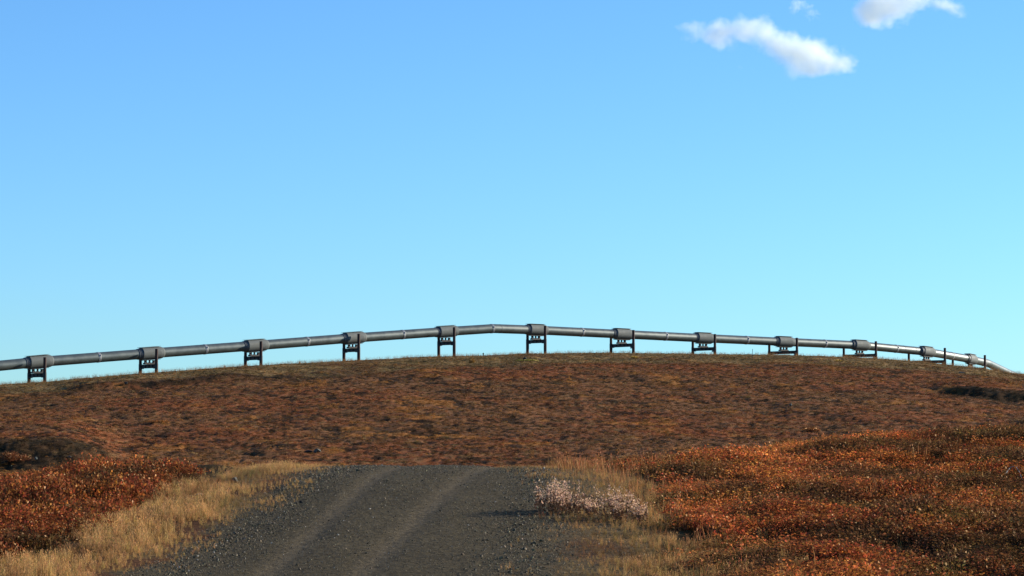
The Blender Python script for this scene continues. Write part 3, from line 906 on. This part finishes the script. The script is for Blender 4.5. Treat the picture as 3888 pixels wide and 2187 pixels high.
y_ = row_depth(2857, 1360, 300, 480); x_ = (2857 - 1944) / F * y_
m = MB(); m.box((-.035, -.035, -.3), (.035, .035, 1.32)); m.box((-.042, -.042, 1.322), (.042, .042, 1.40))
sk = mesh_obj('marker_stake', m.me('marker_stake'), simple('grey_stake_wood', (.19, .15, .11), .8, 0, 8, .3)); sk.location = (x_, y_, H(x_, y_)); sk.rotation_euler = (.01, .015, 0)
tag(sk, 'thin weathered marker stake standing against the skyline between two supports', 'stake')

M_SHRUB = {}
def shrub(name, label, cat, loc, Rr, Hh, n, leaf, color, seed, stems=True, gloss=.05, group=None):
    """one plant: leaves child and stems child under an empty"""
    rt = empty(name, loc); tag(rt, label, cat, group)
    rs = np.random.RandomState(seed); v = []; f = []; vary = []
    lobes = [(rs.uniform(-.75, .75) * Rr[0], rs.uniform(-.75, .75) * Rr[1], rs.uniform(.35, .6) * Rr[0], rs.uniform(.55, 1.0) * Hh) for _ in range(9)]
    for i in range(n):
        lx, ly, lr, lh = lobes[rs.randint(9)]
        a = rs.rand() * 6.283; r = lr * math.sqrt(rs.rand()); top = lh * math.sqrt(max(0.05, 1 - (r / lr) ** 2))
        z = top * rs.rand() ** .45 * (1 + .12 * rs.randn())
        c = np.array([lx + r * math.cos(a), ly + r * math.sin(a), abs(z)])
        nn = rs.randn(3); nn /= np.linalg.norm(nn); t = np.cross(nn, rs.randn(3)); t /= np.linalg.norm(t); b = np.cross(nn, t); s = leaf * (.6 + .8 * rs.rand())
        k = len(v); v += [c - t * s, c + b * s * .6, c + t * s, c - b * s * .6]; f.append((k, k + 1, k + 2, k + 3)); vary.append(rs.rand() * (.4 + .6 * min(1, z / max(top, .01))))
    me = pydata('leaves', v, f); with_vary(me, rs, vary)
    key = color
    if key not in M_SHRUB: M_SHRUB[key] = plant_mat('leaf_colour', color=color, gloss=gloss)
    mesh_obj('leaves', me, M_SHRUB[key], rt)
    m_ = MB()
    for lx, ly, lr, lh in lobes:
        for q in range(3):
            a = rs.rand() * 6.28; e = (lx + .6 * lr * math.cos(a), ly + .6 * lr * math.sin(a), lh * .85); b = (lx * .5, ly * .5, -.05); w = max(.006, leaf * .2)
            m_.add([(b[0] - w, b[1], b[2]), (b[0] + w, b[1], b[2]), (b[0], b[1] + w, b[2]), e], [(0, 1, 3), (1, 2, 3), (2, 0, 3)])
    mesh_obj('stems', m_.me('stems'), M_POST, rt)
    return rt
def far_loc(px_, row):
    y_ = row_depth(px_, row, 238, 482); x_ = (px_ - 1944) / F * y_
    return (x_, y_, H(x_, y_) - .03)
ORG = (.28, .10, .026); YEL = (.37, .24, .04); YGR = (.24, .21, .045)
shrub('orange_bush', 'lone rounded orange bush in front of the dark bank', 'bush', far_loc(62, 1758), (1.3, .9), .95, 2600, .05, (.20, .068, .024), 21)
shrub('orange_bush', 'low bright orange bush at the foot of the lone rounded orange bush', 'bush', far_loc(14, 1768), (.5, .4), .25, 500, .05, ORG, 22)
shrub('orange_bush', 'small amber bush in the grass below the skyline before the peak', 'bush', far_loc(1790, 1378), (.42, .4), .75, 420, .06, (.32, .16, .04), 23)
shrub('yellow_shrub', 'yellow green cushion of shrub around the dark skyline boulder', 'shrub', far_loc(1996, 1371), (1.5, 1.6), .30, 1400, .06, YGR, 24)
shrub('yellow_shrub', 'golden shrub patch between the supports just after the peak', 'shrub', far_loc(2408, 1358), (.75, .9), .28, 700, .06, YEL, 25)
shrub('yellow_shrub', 'golden shrub patch below the tenth support', 'shrub', far_loc(3180, 1372), (.7, .8), .32, 700, .06, YEL, 26)
shrub('orange_bush', 'flat orange bush on the slope directly above the track crest far up', 'bush', far_loc(600, 1606), (1.2, 1.2), .28, 900, .055, ORG, 27)
shrub('orange_bush', 'orange ground bush just above the bank ridge in the middle of the right slope', 'bush', far_loc(3080, 1634), (.9, .9), .3, 800, .055, ORG, 28)
shrub('orange_bush', 'long low orange bush beyond the tips of the red thicket', 'bush', far_loc(590, 1765), (1.9, .8), .3, 1500, .05, ORG, 29)

# fireweed gone to seed by the track
M_FLUFF = plant_mat('seed_fluff', color=(.66, .42, .28), trans=.5, gloss=.0)
M_FSTEM = plant_mat('fireweed_stem', color=(.17, .085, .05), trans=.2, gloss=.02)
def fireweed(label, px_, row, rx, ry, n, h, seed):
    y0 = row_depth(px_, row, 36, 60); x0 = (px_ - 1944) / F * y0
    rt = empty('fireweed_clump', (x0, y0, H(x0, y0))); tag(rt, label, 'plant', 'seeding fireweed clumps beside the track')
    rs = np.random.RandomState(seed); sv, sf, svr, fv, ff, fvr = [], [], [], [], [], []
    def quad(v, f, vr, c, s, val):
        nn = rs.randn(3); nn /= np.linalg.norm(nn); t = np.cross(nn, rs.randn(3)); t /= np.linalg.norm(t); b = np.cross(nn, t)
        k = len(v); v += [c - t * s, c + b * s * .6, c + t * s, c - b * s * .6]; f.append((k, k + 1, k + 2, k + 3)); vr.append(val)
    for i in range(n):
        bx, by = rs.randn() * rx * .45, rs.randn() * ry * .45; hh = h * rs.uniform(.55, 1.1)
        z0 = H(x0 + bx, y0 + by) - H(x0, y0); p0 = np.array([bx, by, z0]); ln = rs.randn(2) * .12 * hh; p1 = p0 + np.array([ln[0], ln[1], hh])
        w = np.array([.004, .002, 0]); k = len(sv); sv += [p0 - w, p0 + w, p1]; sf.append((k, k + 1, k + 2)); svr.append(rs.rand())
        for q in range(16):
            t = rs.uniform(.1, .65); quad(sv, sf, svr, p0 + (p1 - p0) * t + rs.randn(3) * .018, .022, rs.rand() * .7)
        for q in range(rs.randint(16, 34)):
            t = rs.uniform(.5, 1.03); quad(fv, ff, fvr, p0 + (p1 - p0) * t + rs.randn(3) * np.array([.024, .024, .012]), .011 * rs.uniform(.7, 1.7), .25 + .35 * rs.rand())
    me = pydata('stems', sv, sf); with_vary(me, rs, svr); mesh_obj('stems', me, M_FSTEM, rt)
    me = pydata('seed_heads', fv, ff); with_vary(me, rs, fvr); mesh_obj('seed_heads', me, M_FLUFF, rt)
fireweed('largest pale pink fluffy fireweed clump, touching the gravel track', 2125, 1948, .42, .5, 58, .48, 31)
fireweed('small ragged fluffy fireweed clump in the middle between two bigger ones', 2235, 1958, .25, .3, 14, .32, 32)
fireweed('tall loose fluffy fireweed clump facing the orange birch bank', 2335, 1975, .28, .35, 36, .50, 33)
fireweed('low scattered fluffy fireweed clump under the edge of the birch bank', 2425, 1990, .26, .25, 13, .34, 34)

# ------------------------------------------------------------------ clouds
def cloud(name, label, px_, row, dist, half, blobs, dens, seed, nsc):
    """a box of air filled with a procedural density; blobs in metres about the centre: x, z, rx, rz"""
    c = at(px_, row, dist)
    m_ = MB(); m_.box((-half[0], -half[1], -half[2]), half)
    mt, n, o = mat('cloud_vapour')
    tc = N(n, 'ShaderNodeTexCoord'); pos = tc.outputs['Object']
    def dn_(scale, detail, amt):
        q = noise(n, scale, detail, .6, pos)
        s = N(n, 'ShaderNodeVectorMath', operation='SUBTRACT'); n.links.new(q.outputs['Color'], s.inputs[0]); s.inputs[1].default_value = (.5, .5, .5)
        z = N(n, 'ShaderNodeVectorMath', operation='SCALE'); n.links.new(s.outputs[0], z.inputs[0]); z.inputs['Scale'].default_value = amt
        return z.outputs[0]
    ad = N(n, 'ShaderNodeVectorMath', operation='ADD'); n.links.new(pos, ad.inputs[0]); n.links.new(dn_(nsc, 4, 34.0), ad.inputs[1])
    ad2 = N(n, 'ShaderNodeVectorMath', operation='ADD'); n.links.new(ad.outputs[0], ad2.inputs[0]); n.links.new(dn_(nsc * 4, 5, 15.0), ad2.inputs[1])
    tot = None
    for (bx, bz, rx, rz, amp) in blobs:
        s = N(n, 'ShaderNodeVectorMath', operation='SUBTRACT'); n.links.new(ad2.outputs[0], s.inputs[0]); s.inputs[1].default_value = (bx, 0, bz)
        dv = N(n, 'ShaderNodeVectorMath', operation='DIVIDE'); n.links.new(s.outputs[0], dv.inputs[0]); dv.inputs[1].default_value = (rx, (rx + rz) * .5, rz)
        dt = N(n, 'ShaderNodeVectorMath', operation='DOT_PRODUCT'); n.links.new(dv.outputs[0], dt.inputs[0]); n.links.new(dv.outputs[0], dt.inputs[1])
        e = N(n, 'ShaderNodeMath', operation='MULTIPLY'); n.links.new(dt.outputs['Value'], e.inputs[0]); e.inputs[1].default_value = -1
        ex = N(n, 'ShaderNodeMath', operation='EXPONENT'); n.links.new(e.outputs[0], ex.inputs[0])
        am = N(n, 'ShaderNodeMath', operation='MULTIPLY'); n.links.new(ex.outputs[0], am.inputs[0]); am.inputs[1].default_value = amp
        if tot is None: tot = am.outputs[0]
        else:
            q = N(n, 'ShaderNodeMath', operation='ADD'); n.links.new(tot, q.inputs[0]); n.links.new(am.outputs[0], q.inputs[1]); tot = q.outputs[0]
    er = noise(n, nsc * 2.0, 8, .68, pos)
    sb = N(n, 'ShaderNodeMath', operation='MULTIPLY_ADD'); n.links.new(er.outputs[0], sb.inputs[0]); sb.inputs[1].default_value = -1.7; n.links.new(tot, sb.inputs[2])
    d_ = mrange(n, sb.outputs[0], -.45, .60, 0, dens * 1.25)
    pv = N(n, 'ShaderNodeVolumePrincipled'); pv.inputs['Color'].default_value = (.965, 1, .985, 1); pv.inputs['Anisotropy'].default_value = .3
    n.links.new(d_, pv.inputs['Density']); n.links.new(pv.outputs[0], o.inputs['Volume'])
    mt.cycles.volume_step_rate = 1.0 if hasattr(mt.cycles, 'volume_step_rate') else 1.0
    ob = mesh_obj(name, m_.me(name), mt); ob.location = c
    tag(ob, label, 'cloud', 'small white clouds')
    return ob
# 3000 m away: 1 photo px = 0.273 m
q = 3000 / F
def bl(cx, cy, lst, k=1.0):
    return [((a - cx) * q * k, (cy - b) * q * k, c * q * k, e * q * k, f) for a, b, c, e, f in lst]
cloud('cloud', 'larger long white cloud sloping down to the right, alone in open sky', 2910, 185, 3000, (104, 42, 42),
      bl(2910, 185, [(2610, 95, 50, 28, .8), (2680, 125, 60, 34, .85), (2745, 130, 62, 48, 1.15), (2825, 115, 42, 52, .9), (2900, 130, 65, 52, 1.2), (2980, 175, 75, 50, 1.25), (3050, 205, 75, 55, 1.2),
                     (3120, 215, 70, 55, 1.1), (3180, 235, 60, 40, .75), (3240, 262, 45, 18, .5), (2830, 255, 50, 20, .42), (3060, 265, 80, 22, .6), (2600, 240, 30, 25, .3), (2610, 150, 26, 22, .6), (2818, 85, 22, 34, .6), (2920, 92, 22, 36, .6), (3070, 150, 26, 26, .5), (3215, 215, 30, 20, .5)]), .045, 1, .022)
cloud('cloud', 'white cloud cut off by the top edge of the picture', 3420, 20, 3400, (145, 50, 48),
      bl(3420, 20, [(3275, 20, 50, 45, .9), (3330, 45, 60, 50, 1.1), (3380, 30, 70, 60, 1.2), (3450, -5, 60, 50, 1.1), (3520, 0, 55, 30, 1.0), (3590, 20, 55, 26, 1.0), (3640, 36, 45, 22, .85), (3300, 70, 40, 24, .7)], 1.13), .04, 2, .022)
cloud('cloud', 'faint small wisp of cloud between the two larger clouds', 3050, 40, 3000, (30, 20, 20),
      bl(3050, 40, [(3050, 22, 45, 20, .85), (3012, 42, 22, 30, .75), (3085, 56, 42, 14, .7)]), .05, 3, .035)
